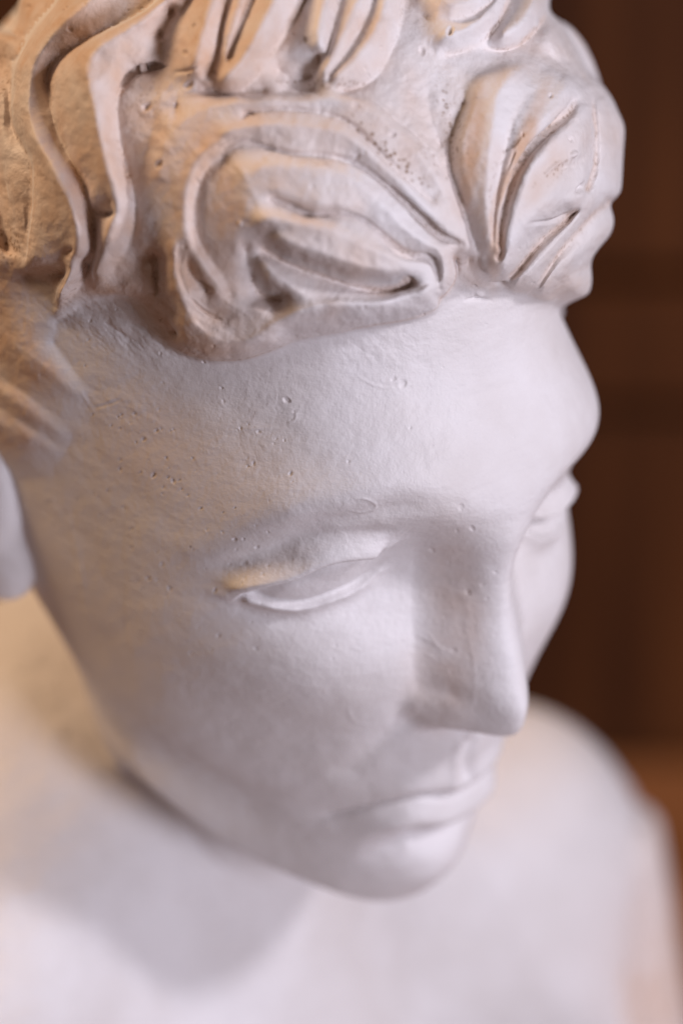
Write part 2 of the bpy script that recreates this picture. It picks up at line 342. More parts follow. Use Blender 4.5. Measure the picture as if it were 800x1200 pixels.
# ------------------------------------------------------------------ features of the face, in head millimetres
def make_lift(P):
    pc = head_to_cam(P); px, py = project(pc); zz = pc[..., 2]
    fx, fy = PXS * HC[0, 1], -PXS * HC[1, 1]          # how far a millimetre forward moves a point in the picture
    def lift(pts, h=0.0):
        out = []
        for k, (x, y) in enumerate(pts):
            hk = h[k] if isinstance(h, list) else h
            x, y = x - fx * hk, y - fy * hk
            d = (px - x)**2 + (py - y)**2; m = d < 25
            if not m.any(): continue
            z = np.where(m, zz - d * 0.5, -1e9); i = np.unravel_index(np.argmax(z), z.shape); out.append((P[i][0], P[i][2]))
        return out
    return lift
def add_face(P, lift):
    n = grid_normals(P); D = np.zeros(P.shape[:2]); x, y, z = P[..., 0], P[..., 1], P[..., 2]
    def near(box, f):
        m = (x > box[0]) & (x < box[1]) & (z > box[2]) & (z < box[3]) & (y > -60)
        Q = np.stack([x[m], z[m]], 1); r = f(Q); D[m] += r
    g = lambda d, s: np.exp(-(d / s)**2)
    # --- eyes
    def eye(U, Lo, sgn, k=1.0, bulge=4.2):
        cx = np.mean([p[0] for p in U]); cz = np.mean([p[1] for p in U]) - 2
        def f(Q):
            dx, dz = Q[:, 0] - cx, Q[:, 1] - cz
            r = bulge * np.exp(-((dx / 14)**2 + ((dz - .20 * sgn * dx) / 9.5)**2)**1.3)
            d, s, t = curve_dist(Q, U, 0.25); s = s * sgn; e = smooth(0, .22, t) * (1 - smooth(.90, 1.0, t)) 
            endd = g(np.maximum(d - np.abs(s), 0), 1.5)
            lid = smooth(-.25, .25, s) * (2.8 * np.where(s > 1.2, g(s - 1.2, 1.9), 1) + .8 * (1 - smooth(1.0, 6.5, s))) * endd * (0.25 + 0.75 * e)
            lid -= 0.5 * g(s - 6.0, 2.0) * endd * e
            lid -= (1.5 * g(s + 1.5, 2.0) + 0.9 * g(s + 0.35, 0.4)) * endd * e
            r += lid * k
            d2, s2, t2 = curve_dist(Q, Lo, 0.25); s2 = s2 * sgn; e2 = smooth(-.02, .08, t2) * (1 - .5 * smooth(.85, 1.0, t2))
            end2 = g(np.maximum(d2 - np.abs(s2), 0), 1.5)
            low = 1.5 * (1 + .13 * np.sin(Q[:, 0] * .55 + 1) + .05 * np.sin(Q[:, 0] * 1.7)) * e2 * end2 * np.where(s2 > 0, g(s2, 0.9), g(s2, 1.7)) - 0.55 * g(s2 - 2.0, 1.2) * end2 * e2 - 0.4 * g(s2 + 4.2, 2.0) * end2 * e2
            return r + low * k
        near((cx - 34, cx + 34, cz - 30, cz + 30), f)
    U = lift([(284,700),(302,691),(335,677),(370,664),(400,654),(430,648),(454,643)], [1.6, 3.0, 4.6, 5.4, 5.2, 4.0, 2.2])
    eye(U, lift([(292,699),(312,706),(340,713),(370,714),(400,704),(425,691),(446,671)], [2.0, 2.8, 3.3, 3.3, 2.8, 2.2, 1.6]), 1)
    eye([(19, -2), (24, -4.6), (31, -7.2), (38, -8.4), (47, -11.0)], [(20, -7), (25, -12.5), (31, -14.8), (37, -15), (43, -13.5), (47, -11.5)], 1, .9, 2.2)
    # --- brows: soft edge above the socket
    for tr in ([(215,676),(255,652),(300,630),(360,604),(420,588),(480,578),(535,585)],):
        B = lift(tr)
        def f(Q):
            d, s, t = curve_dist(Q, B, .5); e = smooth(0, .25, t) * (1 - smooth(.75, 1, t)); ed = g(np.maximum(d - np.abs(s), 0), 3)
            return e * ed * (0.9 * g(s - 2.5, 3.5) - 1.0 * g(s + 4.0, 3.2))
        near((-75, 10, -30, 50), f)
    # --- mouth: the line is traced on her right side and centre and mirrored about the middle beyond it
    Mline = lift([(398,962),(420,956),(440,950),(480,938),(510,935),(533,934),(553,923),(576,906)], 1.3)
    Mline += [(Mline[-1][0] + 7, Mline[-1][1] - 1.0), (Mline[-1][0] + 13, Mline[-1][1] - 3.0)]
    def mouth(Q):
        d, s, t = curve_dist(Q, Mline, 0.25)
        xq = Q[:, 0] - Mline[0][0]; xe = 1 - smooth(40, 52, xq); e = smooth(-1, 5, xq) * xe; ed = g(np.maximum(d - np.abs(s), 0), 3)
        el = smooth(1, 15, xq) * xe
        up = 1.6 * g(s - 4.5, 3.6) * el; lo = 3.3 * g(s + 6.6, 4.3) * el; gr = (-1.9 * g(s, 1.2) - 1.2 * g(s, 0.5)) * (0.35 + .65 * e)
        sul = -2.3 * g(s + 14.0, 3.6) * smooth(4, 20, xq) * (1 - smooth(34, 48, xq))
        return (up + lo + gr + sul) * ed
    near((-40, 34, -104, -56), mouth)
    mc = Mline[0]
    near((-45, -10, -100, -60), lambda Q: -0.9 * g(np.hypot(Q[:, 0] - mc[0] + .5, (Q[:, 1] - mc[1])), 4.2) )
    # philtrum
    ph = lift([(552,872),(547,890),(545,908)], 0.5)
    near((-16, 16, -78, -48), lambda Q: (lambda d, s, t: (-1.0 * g(s, 1.8) + .7 * g(np.abs(s) - 3.6, 1.5)) * g(np.maximum(d - np.abs(s), 0), 1.2))(*curve_dist(Q, ph, .3)))
    # chin ball, cheek, fold from the nose to the mouth
    near((-35, 35, -125, -80), lambda Q: 3.6 * np.exp(-((Q[:, 0] / 13)**2 + ((Q[:, 1] + 103) / 9)**2)))
    for sx in (-1, 1):
        near((-70, 70, -70, 10), lambda Q, sx=sx: 2.2 * np.exp(-(((Q[:, 0] - sx * 38) / 17)**2 + ((Q[:, 1] + 33) / 15)**2)))
        fold = [(sx * 17, -47), (sx * 22, -55), (sx * 27, -65)]
        near((-50, 50, -80, -35), lambda Q, f_=fold: -0.8 * g(curve_dist(Q, f_, .5)[0], 3.2))
        wing = [(sx * 12, -36), (sx * 17.5, -38.5), (sx * 19.5, -44), (sx * 17.5, -49)]
        near((-30, 30, -56, -28), lambda Q, f_=wing: -0.6 * g(curve_dist(Q, f_, .3)[0], 2.2))
    D *= smooth(-70, -50, y)
    return P + n * D[..., None]

# ------------------------------------------------------------------ materials
def nodes(name):
    m = bpy.data.materials.new(name); m.use_nodes = True; t = m.node_tree
    return m, t, t.nodes['Principled BSDF']
def N(t, typ, **kw):
    n = t.nodes.new(typ)
    for k, v in kw.items():
        if k.startswith('i_'): n.inputs[int(k[2:])].default_value = v
        else: setattr(n, k, v)
    return n
def plaster_mat(name, bump=1.0, attr=True, tone=1.0):
    m, t, b = nodes(name); L = t.links.new
    tc = N(t, 'ShaderNodeTexCoord'); 
    n1 = N(t, 'ShaderNodeTexNoise'); n1.inputs['Scale'].default_value = 18; n1.inputs['Detail'].default_value = 5; n1.inputs['Roughness'].default_value = .6
    L(tc.outputs['Object'], n1.inputs['Vector'])
    mix = N(t, 'ShaderNodeMix', data_type='RGBA'); k_ = tone; mix.inputs[6].default_value = (.69 * k_ * k_, .65 * k_ * k_, .635 * k_ * k_, 1); mix.inputs[7].default_value = (.79 * k_, .765 * k_, .77 * k_, 1)
    r = N(t, 'ShaderNodeMapRange'); r.inputs[1].default_value = .35; r.inputs[2].default_value = .62
    L(n1.outputs[0], r.inputs[0]); L(r.outputs[0], mix.inputs[0])
    col = mix.outputs[2]
    if attr:
        at = N(t, 'ShaderNodeAttribute', attribute_name='stain_and_light')  # tan stain; on the head also light painted into the colour
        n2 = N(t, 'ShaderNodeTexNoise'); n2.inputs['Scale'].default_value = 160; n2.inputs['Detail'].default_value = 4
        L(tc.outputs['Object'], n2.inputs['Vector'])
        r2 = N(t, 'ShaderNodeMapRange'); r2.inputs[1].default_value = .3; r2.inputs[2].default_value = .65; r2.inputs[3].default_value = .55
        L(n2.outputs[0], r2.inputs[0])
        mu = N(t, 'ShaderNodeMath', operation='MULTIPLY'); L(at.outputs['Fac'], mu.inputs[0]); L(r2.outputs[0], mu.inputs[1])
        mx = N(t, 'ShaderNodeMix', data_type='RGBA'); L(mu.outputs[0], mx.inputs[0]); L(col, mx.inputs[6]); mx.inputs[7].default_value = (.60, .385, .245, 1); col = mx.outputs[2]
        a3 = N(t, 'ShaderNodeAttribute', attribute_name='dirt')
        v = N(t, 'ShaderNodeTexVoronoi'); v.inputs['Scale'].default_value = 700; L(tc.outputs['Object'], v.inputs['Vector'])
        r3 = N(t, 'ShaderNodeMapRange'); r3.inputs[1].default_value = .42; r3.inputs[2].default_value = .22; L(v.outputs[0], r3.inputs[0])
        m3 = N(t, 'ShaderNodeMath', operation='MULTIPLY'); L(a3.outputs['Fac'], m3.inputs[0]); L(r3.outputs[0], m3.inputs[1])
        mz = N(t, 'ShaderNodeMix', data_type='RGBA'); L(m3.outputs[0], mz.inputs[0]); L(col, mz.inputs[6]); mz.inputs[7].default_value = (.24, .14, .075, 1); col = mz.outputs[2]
    L(col, b.inputs['Base Color'])
    b.inputs['Roughness'].default_value = .52; b.inputs['Specular IOR Level'].default_value = .38
    # fine relief: brush drag, grain, small pocks
    mp = N(t, 'ShaderNodeMapping'); mp.inputs['Rotation'].default_value = (0.3, 0.5, 0.2); mp.inputs['Scale'].default_value = (55, 70, 260); L(tc.outputs['Object'], mp.inputs[0])
    nb = N(t, 'ShaderNodeTexNoise'); nb.inputs['Scale'].default_value = 1.0; nb.inputs['Detail'].default_value = 4; nb.inputs['Distortion'].default_value = .4; L(mp.outputs[0], nb.inputs['Vector'])
    ng = N(t, 'ShaderNodeTexNoise'); ng.inputs['Scale'].default_value = 750; ng.inputs['Detail'].default_value = 4; ng.inputs['Roughness'].default_value = .65; L(tc.outputs['Object'], ng.inputs['Vector'])
    nm = N(t, 'ShaderNodeTexNoise'); nm.inputs['Scale'].default_value = 120; nm.inputs['Detail'].default_value = 5; L(tc.outputs['Object'], nm.inputs['Vector'])
    a1 = N(t, 'ShaderNodeMath', operation='MULTIPLY_ADD'); L(nb.outputs[0], a1.inputs[0]); a1.inputs[1].default_value = .30
    a2 = N(t, 'ShaderNodeMath', operation='MULTIPLY_ADD'); L(ng.outputs[0], a2.inputs[0]); a2.inputs[1].default_value = .22
    a4 = N(t, 'ShaderNodeMath', operation='MULTIPLY'); L(nm.outputs[0], a4.inputs[0]); a4.inputs[1].default_value = .9
    L(a4.outputs[0], a2.inputs[2]); L(a2.outputs[0], a1.inputs[2])
    bp = N(t, 'ShaderNodeBump'); bp.inputs['Strength'].default_value = 1.0; bp.inputs['Distance'].default_value = .0008 * bump
    L(a1.outputs[0], bp.inputs['Height']); L(bp.outputs[0], b.inputs['Normal'])
    return m
def wood_mat(name, c0, c1, scale=1.0, rough=.38, rot=(0, 0, 0)):
    m, t, b = nodes(name); L = t.links.new
    tc = N(t, 'ShaderNodeTexCoord'); mp = N(t, 'ShaderNodeMapping'); mp.inputs['Rotation'].default_value = rot
    mp.inputs['Scale'].default_value = (22 * scale, 22 * scale, 1.6 * scale); L(tc.outputs['Object'], mp.inputs[0])
    n = N(t, 'ShaderNodeTexNoise'); n.inputs['Scale'].default_value = 1; n.inputs['Detail'].default_value = 7; n.inputs['Distortion'].default_value = 1.4; L(mp.outputs[0], n.inputs['Vector'])
    cr = N(t, 'ShaderNodeValToRGB'); cr.color_ramp.elements[0].position = .3; cr.color_ramp.elements[0].color = (*c0, 1); cr.color_ramp.elements[1].position = .7; cr.color_ramp.elements[1].color = (*c1, 1)
    L(n.outputs[0], cr.inputs[0]); L(cr.outputs[0], b.inputs['Base Color']); b.inputs['Roughness'].default_value = rough + .15; b.inputs['Specular IOR Level'].default_value = .12
    bp = N(t, 'ShaderNodeBump'); bp.inputs['Strength'].default_value = .25; bp.inputs['Distance'].default_value = .001; L(n.outputs[0], bp.inputs['Height']); L(bp.outputs[0], b.inputs['Normal'])
    return m
PL = plaster_mat('aged_white_plaster'); PLB = plaster_mat('white_plaster_body', 1.6, True, .99)
W_DARK = wood_mat('dark_brown_wood', (.034, .0115, .0042), (.088, .030, .0095)); W_PANEL = wood_mat('red_brown_wood', (.036, .012, .0042), (.098, .034, .010))
W_TOP = wood_mat('table_wood', (.16, .065, .026), (.30, .13, .055), rot=(0, R_(90), 0), rough=.5)

# ------------------------------------------------------------------ mesh builders
def mesh_obj(name, V, F, mat, parent=None, attrs=None, normals=None, smooth_=True):
    me = bpy.data.meshes.new(name); F = np.asarray(F, np.int32); k = F.shape[1]
    me.vertices.add(len(V)); me.vertices.foreach_set('co', np.ascontiguousarray(V, np.float32).ravel())
    me.loops.add(F.size); me.loops.foreach_set('vertex_index', F.ravel())
    me.polygons.add(len(F)); me.polygons.foreach_set('loop_start', (np.arange(len(F)) * k).astype(np.int32))
    me.polygons.foreach_set('loop_total', np.full(len(F), k, np.int32)); me.polygons.foreach_set('use_smooth', np.full(len(F), smooth_, bool))
    me.update(calc_edges=True)
    for an, av in (attrs or {}).items():
        a = me.attributes.new(an, 'FLOAT', 'POINT'); a.data.foreach_set('value', np.ascontiguousarray(av, np.float32))
    if normals is not None:
        me.normals_split_custom_set_from_vertices(normals.astype(np.float32))
    me.materials.append(mat)
    o = bpy.data.objects.new(name, me); C.objects.link(o)
    if parent: o.parent = parent; o.matrix_parent_inverse = parent_world(parent).inverted()
    return o
def parent_world(p):
    m = Matrix.Translation(p.location)
    return (parent_world(p.parent) @ p.matrix_parent_inverse @ m) if p.parent else m
def surface_nets(f, lo, hi, h):
    lo = np.array(lo, float); n = np.ceil((np.array(hi) - lo) / h).astype(int) + 1
    ax = [lo[i] + h * np.arange(n[i]) for i in range(3)]
    D = np.empty(n, np.float32)
    for i in range(n[0]):
        Y, Z = np.meshgrid(ax[1], ax[2], indexing='ij'); D[i] = f(np.full_like(Y, ax[0][i]), Y, Z)
    s = D < 0; c = np.zeros(np.array(n) - 1, np.int8)
    for dx in (0, 1):
        for dy in (0, 1):
            for dz in (0, 1): c += s[dx:n[0]-1+dx, dy:n[1]-1+dy, dz:n[2]-1+dz]
    act = (c > 0) & (c < 8); cells = np.argwhere(act); idx = -np.ones(act.shape, np.int64); idx[act] = np.arange(len(cells))
    S = np.zeros((len(cells), 3)); W = np.zeros(len(cells))
    cor = [(0,0,0),(1,0,0),(0,1,0),(1,1,0),(0,0,1),(1,0,1),(0,1,1),(1,1,1)]
    for a in range(8):
        for b in range(a + 1, 8):
            if sum(abs(cor[a][k] - cor[b][k]) for k in range(3)) != 1: continue
            da = D[tuple((cells + cor[a]).T)]; db = D[tuple((cells + cor[b]).T)]; m = (da < 0) != (db < 0)
            t = np.where(m, da / np.where(m, da - db, 1), 0)[:, None]
            S += (np.array(cor[a]) * (1 - t) + np.array(cor[b]) * t) * m[:, None]; W += m
    V = lo + h * (cells + S / W[:, None]); F = []
    for axis in range(3):
        sl0 = [slice(None)] * 3; sl1 = [slice(None)] * 3; sl0[axis] = slice(0, -1); sl1[axis] = slice(1, None)
        a, b = s[tuple(sl0)], s[tuple(sl1)]; u, v = (axis + 1) % 3, (axis + 2) % 3
        for flip in (False, True):
            e = np.argwhere((a & ~b) if not flip else (~a & b)); e = e[(e[:, u] > 0) & (e[:, v] > 0) & (e[:, u] < n[u] - 1) & (e[:, v] < n[v] - 1)]
            def cell(du, dv):
                q = e.copy(); q[:, u] -= du; q[:, v] -= dv; return idx[tuple(q.T)]
            q = [cell(1, 1), cell(0, 1), cell(0, 0), cell(1, 0)]
            F.append(np.stack(q if not flip else q[::-1], 1))
    return V, np.concatenate(F)
def smin(a, b, k):
    h = np.clip(.5 + .5 * (b - a) / k, 0, 1); return b * (1 - h) + a * h - k * h * (1 - h)
def cap(x, y, z, a, b, ra, rb):
    a, b = np.array(a, float), np.array(b, float); d = b - a; px, py, pz = x - a[0], y - a[1], z - a[2]
    t = np.clip((px * d[0] + py * d[1] + pz * d[2]) / (d @ d), 0, 1)
    return np.sqrt((px - d[0]*t)**2 + (py - d[1]*t)**2 + (pz - d[2]*t)**2) - (ra + (rb - ra) * t)
def ell(x, y, z, c, ax_, r):
    p = [x - c[0], y - c[1], z - c[2]]; q = [(p[0]*a[0] + p[1]*a[1] + p[2]*a[2]) / rr for a, rr in zip(ax_, r)]
    k = np.sqrt(q[0]**2 + q[1]**2 + q[2]**2); return (k - 1) * min(r)
def empty(name, loc):
    o = bpy.data.objects.new(name, None); o.empty_display_size = .05; o.location = loc; C.objects.link(o); return o
def box(name, c, s, mat, parent=None, bev=.002):
    import bmesh
    bm = bmesh.new(); bmesh.ops.create_cube(bm, size=1)
    for v in bm.verts: v.co = Vector((v.co.x * s[0] + c[0], v.co.y * s[1] + c[1], v.co.z * s[2] + c[2]))
    if bev: bmesh.ops.bevel(bm, geom=bm.edges[:], offset=bev, segments=2, affect='EDGES', profile=.5)
    me = bpy.data.meshes.new(name); bm.to_mesh(me); bm.free(); me.materials.append(mat)
    o = bpy.data.objects.new(name, me); C.objects.link(o)
    if parent: o.parent = parent; o.matrix_parent_inverse = parent_world(parent).inverted()
    return o
def tag(o, label=None, cat=None, kind=None, group=None):
    for k, v in (('label', label), ('category', cat), ('kind', kind), ('group', group)):
        if v: o[k] = v
    return o
O = HEAD_O * 1000
Z_TABLE = -436.0
def Wm(p): return (np.asarray(p, float) + O) * .001      # mm from the bridge of the nose, world axes -> metres

# ------------------------------------------------------------------ the room: panelled wall and the table the bust stands on
wall = empty('wooden_panelling', Wm((0, 800, Z_TABLE))); tag(wall, 'dark brown wooden panelling out of focus behind the bust', 'wall panelling')
def wb(n, x0, x1, y0, y1, z0, z1, m): return box(n, Wm(((x0+x1)/2, (y0+y1)/2, (z0+z1)/2)), ((x1-x0)/1000, (y1-y0)/1000, (z1-z0)/1000), m, wall, .003)
wb('backboard', -1500, 1500, 830, 860, -1100, 1200, W_DARK)
for x0, x1 in ((-1180, -1100), (-560, -480), (180, 255), (760, 840), (1300, 1380)):
    wb('stile', x0, x1, 800, 829, -1100, 1200, W_DARK)
xs_ = [(-1100, -560), (-480, 180), (255, 760), (840, 1300)]
for x0, x1 in xs_:
    for z0, z1 in ((-250, -190), (620, 700), (-1100, -1000)):
        wb('rail', x0 + 1, x1 - 1, 802, 829, z0, z1, W_PANEL)
    for z0, z1 in ((-995, -255), (-185, 615), (705, 1190)):
        wb('panel', x0 + 3, x1 - 3, 808, 829, z0 + 2, z1 - 2, W_PANEL)
table = empty('wooden_table', Wm((0, 300, -1176))); tag(table, 'brown wooden table top that the plaster bust stands on', 'table')
def tb(n, c, s, m, bev=.004): return box(n, Wm(c), tuple(v / 1000 for v in s), m, table, bev)
tb('table_top', (0, 275, Z_TABLE - 18), (1900, 1040, 36), W_TOP)
for sx in (-1, 1):
    tb('apron', (sx * 860, 275, Z_TABLE - 86), (24, 880, 98), W_DARK)
    for sy in (-1, 1): tb('leg', (sx * 880, 275 + sy * 470, Z_TABLE - 37 - 350), (70, 70, 700), W_DARK)
for sy in (-1, 1): tb('apron', (0, 275 + sy * 470, Z_TABLE - 86), (1680, 24, 98), W_DARK)
tag(box('floor', Wm((0, 0, -1196)), (6, 6, .04), W_DARK, None, 0), kind='structure')

# ------------------------------------------------------------------ the bust
bust = empty('plaster_bust', Wm((-60, 120, Z_TABLE)))
tag(bust, 'white plaster bust of a curly haired youth looking down, stained tan in the hair', 'bust')
LOW = head_grid(420, 480); LOW[..., 1] += nose(LOW)
lift = make_lift(LOW)
NT, NC = (500, 560) if QUICK else (1350, 1500)
P = head_grid(NT, NC); P[..., 1] += nose(P)
P = add_face(P, lift)
P, PX_, PY_, VIS, HT = add_hair(P)

# ---- small marks: pits, blisters, scratches, rough patches, stains with some light painted in
nrm = grid_normals(P); pc = head_to_cam(P); qx, qy = project(pc)
vd = np.array([0, 0, CAM_DIST * 1000.0]) - pc; vd /= np.linalg.norm(vd, axis=2, keepdims=True)
FACE = smooth(0.02, 0.2, ((nrm @ HC.T) * vd).sum(2)) * smooth(-150, -120, P[..., 1] * 0 + P[..., 2])
# hidden parts of the head (behind the nose) take no marks
zb = np.full((320, 240), -1e9); bi = np.clip((qy / 5 + 40).astype(int), 0, 319); bj = np.clip((qx / 5 + 40).astype(int), 0, 239)
np.maximum.at(zb, (bi.ravel(), bj.ravel()), pc[..., 2].ravel())
FACE = FACE * (pc[..., 2] > zb[bi, bj] - 9)
D = np.zeros(qx.shape); STAIN_AND_LIGHT = np.zeros(qx.shape); DIRT = np.zeros(qx.shape)
def sub(x0, x1, y0, y1): return (qx > x0) & (qx < x1) & (qy > y0) & (qy < y1) & (FACE > 0)
def pit(x, y, r, d):
    m = sub(x - 3*r, x + 3*r, y - 3*r, y + 3*r); an = x * 1.7 + y; u_ = qx[m] - x; v_ = qy[m] - y; q = np.hypot((u_ * math.cos(an) + v_ * math.sin(an)) * .85, (v_ * math.cos(an) - u_ * math.sin(an)) * 1.25) / r
    d = d * (.8 if y > 400 else .9); D[m] += FACE[m] * (-d * np.exp(-q**4) + .10 * d * np.exp(-((q - 1.3) / .4)**2))
for x, y, r, d in [(168,515,2.6,.35),(183,505,2.4,.3),(141,550,2.4,.3),(180,557,3.0,.4),(203,564,2.6,.35),(195,537,2,.3),(127,575,2,.3),(336,469,3.6,.45),(345,482,2.6,.2),
    (340,555,2.4,.35),(297,543,2.2,.3),(282,502,2,.25),(303,506,2,.25),(235,596,2,.3),(275,632,2.2,.35),(301,641,2.2,.35),(286,660,3.5,.15),(252,692,2.4,.4),
    (174,678,2.6,.4),(199,690,2.6,.4),(256,745,2.6,.3),(224,766,2.2,.3),(247,762,2.2,.25),(300,760,2.6,.25),(155,642,1.8,.25),(154,620,2,.25),(145,595,1.7,.2),(190,662,3,.2),
    (540,595,3.6,.3),(553,619,3,.35),(535,622,2.2,.25),(506,645,2.6,.35),(548,694,3,.45),(531,762,2.6,.3),(580,670,2.2,.25),(565,685,2,.2),(472,450,4.4,.3),(461,444,3,.2),
    (172,125,5,.7),(187,193,4.2,.9),(150,206,3,.5),(217,62,3.4,.7),(220,100,5,.8),(250,84,3,.5),(207,124,3.4,.5),(188,414,2,.2),(527,36,4.4,1.1),(494,60,4,.6),(417,124,4,.4),
    (460,157,4,.6),(418,184,4,.6),(645,112,2.6,.6),(612,158,2.4,.5),(576,193,1.8,.4),(668,163,3,.6),(358,46,3,.7),(277,50,2,.4),(344,38,2.2,.5),(227,30,2.4,.5),(243,70,2,.3),
    (445,42,2,.4),(446,56,2,.5),(427,80,2.2,.5),(431,88,1.8,.4),(232,213,2.6,.5),(82,34,3,.4),(150,12,2,.3),(77,10,2.4,.4),(34,8,2.4,.5),(366,219,2.2,.3),(404,217,2,.3),
    (427,360,2.4,.3),(300,300,2,.3),(281,262,3,-.5),(671,181,4,-1.0),(556,334,1.6,.5),(540,590,7,.1),(216,290,2.4,.4),(186,480,2,.2),(262,470,1.8,.2),(158,485,2.2,.25)]:
    pit(x, y, r, d)
rng = np.random.RandomState(7)
for _k in range(150):                                   # smaller air holes, thicker over the temple
    if rng.rand() < .55: x, y = rng.normal(190, 75), rng.normal(610, 90)
    else: x, y = rng.uniform(20, 640), rng.uniform(80, 1000)
    pit(x, y, rng.uniform(1.1, 1.9), rng.uniform(.12, .3))
def line_px(pts, w, d, fade=True):
    p = np.array(pts, float); m = sub(p[:, 0].min() - 4*w, p[:, 0].max() + 4*w, p[:, 1].min() - 4*w, p[:, 1].max() + 4*w)
    if not m.any(): return
    d = d * (.5 if pts[0][1] > 400 else 1.3)
    dd, s, t = curve_dist(np.stack([qx[m], qy[m]], 1), pts, 0.8)
    D[m] += FACE[m] * d * np.exp(-(dd / w)**2) * (np.sin(np.pi * np.clip(t, 0.02, .98))**.5 if fade else 1)
for a in [([(200,868),(206,880),(218,895)], 1.5, .35),([(95,460),(108,480),(116,505)], 2, .5),([(103,470),(112,490),(117,512)], 1.6, -.4),([(75,590),(92,650),(103,720),(112,770)], 3, .3),
          ([(488,745),(505,752),(522,770)], 1.8, .3),([(500,740),(512,755),(530,768)], 1.6, .28),([(495,765),(510,772)], 1.6, .25),([(545,735),(556,790),(552,830)], 2.2, .15),
          ([(405,590),(418,584),(436,588),(440,594),(425,600),(408,597)], 1.6, .35),([(418,440),(440,452),(470,455)], 1.6, .2),([(265,505),(300,502),(325,500)], 1.5, .22),
          ([(334,478),(346,482),(345,492),(336,496)], 1.5, .25),([(412,758),(425,762),(432,756)], 1.5, .2),([(408,815),(412,842),(430,850)], 1.6, .2),([(305,918),(330,925)], 1.6, .2),
          ([(140,110),(150,92),(168,80),(186,77)], 3.5, -1.6),([(160,84),(176,79),(196,77)], 2, -.8),([(205,84),(222,82),(234,76)], 1.8, -.7),([(284,139),(292,132),(297,134)], 1.8, -.7),
          ([(285,133),(330,128),(376,131)], 1.5, -.8),([(376,131),(410,144),(440,172),(475,206),(500,232)], 2.4, -.9),([(325,176),(360,186),(376,192)], 1.6, -.5),([(262,174),(282,165),(300,168),(340,178),(378,181)], 1.8, -1.2),
          ([(372,181),(410,188),(442,208),(474,236)], 2.4, -1.2),([(460,222),(480,242),(500,262),(522,280),(541,286)], 3.4, -1.9),([(320,233),(350,246),(365,251),(400,251),(424,257),(448,274)], 2.2, -1.5),([(440,268),(460,286),(480,299),(500,303),(511,312),(515,338)], 3.0, -1.7),
          ([(470,333),(478,327),(486,333)], 2.4, -1.0),([(224,350),(240,365),(258,374)], 1.5, -.8),([(217,300),(214,320),(222,344)], 1.3, .5),([(232,328),(243,336),(250,341)], 2, -.8),
          ([(603,176),(600,185),(594,200)], 1.5, -.5),([(592,178),(604,174),(612,160)], 1.4, .6),([(638,206),(650,194),(664,186)], 2, .5),([(676,226),(684,216)], 2.6, -1.5),([(672,118),(650,147),(632,163),(612,188),(600,214),(590,245),(584,285)], 2.6, -1.7),([(622,262),(650,258),(666,250)], 1.8, -.7),
          ([(563,300),(568,312),(573,320)], 1.6, .6),([(573,333),(582,334),(591,332)], 1.8, -1.2),([(545,352),(560,350),(575,352)], 2, -.5),([(555,345),(562,352)], 1.5, -.4),
          ([(110,478),(125,474),(142,468)], 2, -.4),([(470,140),(500,172),(520,204)], 1.3, -.4),([(430,112),(455,132),(480,152)], 1.3, -.35)]:
    line_px(*a)
# lumpy plaster: value noise on the chart, stronger over the temple edge and the bed between the locks
def vnoise(x, y, s, seed):
    r = np.random.RandomState(seed).rand(256, 256); u = x / s + 128; v = y / s + 64
    i = np.floor(u).astype(int); j = np.floor(v).astype(int); a = u - i; b = v - j; a = a*a*(3-2*a); b = b*b*(3-2*b)
    R = lambda i_, j_: r[i_ % 256, j_ % 256]
    return (R(i, j)*(1-a)*(1-b) + R(i+1, j)*a*(1-b) + R(i, j+1)*(1-a)*b + R(i+1, j+1)*a*b) - .5
def fbm(x, y, s, seed): return vnoise(x, y, s, seed) + .5 * vnoise(x, y, s/2, seed+1) + .28 * vnoise(x, y, s/4, seed+2)
def blob(x, y, rx, ry, ang=0):
    c, s_ = math.cos(R_(ang)), math.sin(R_(ang)); dx, dy = qx - x, qy - y
    return np.exp(-(((dx*c + dy*s_) / rx)**2 + ((-dx*s_ + dy*c) / ry)**2)**1.5)
ca, sa = math.cos(R_(35)), math.sin(R_(35))
ROUGH = .9 * blob(110, 372, 66, 30, 15) + .8 * blob(170, 400, 60, 25) + .7 * blob(170, 150, 40, 90) + .6 * blob(340, 114, 120, 14) + .8 * blob(5, 90, 22, 60) + 1.0 * blob(15, 290, 25, 40) \
      + .5 * blob(440, 405, 50, 16, -5) + .45 * blob(520, 150, 40, 70) + .6 * blob(230, 350, 50, 40) + .35 * blob(150, 470, 60, 40) + .6*blob(550,335,40,18)
hair_w = smooth(.5, 3, HT)
D += FACE * (fbm(qx*ca + qy*sa, (-qx*sa + qy*ca) * 2.2, 22, 3) * .55 * ROUGH + fbm(qx, qy, 34, 11) * .55 * hair_w + fbm(qx, qy, 9, 17) * .20 * hair_w
             + fbm(qx*.45 + qy*.9, (qx*.9 - qy*.45) * .35, 26, 23) * .16 * (1 - hair_w))
P = P + nrm * D[..., None]
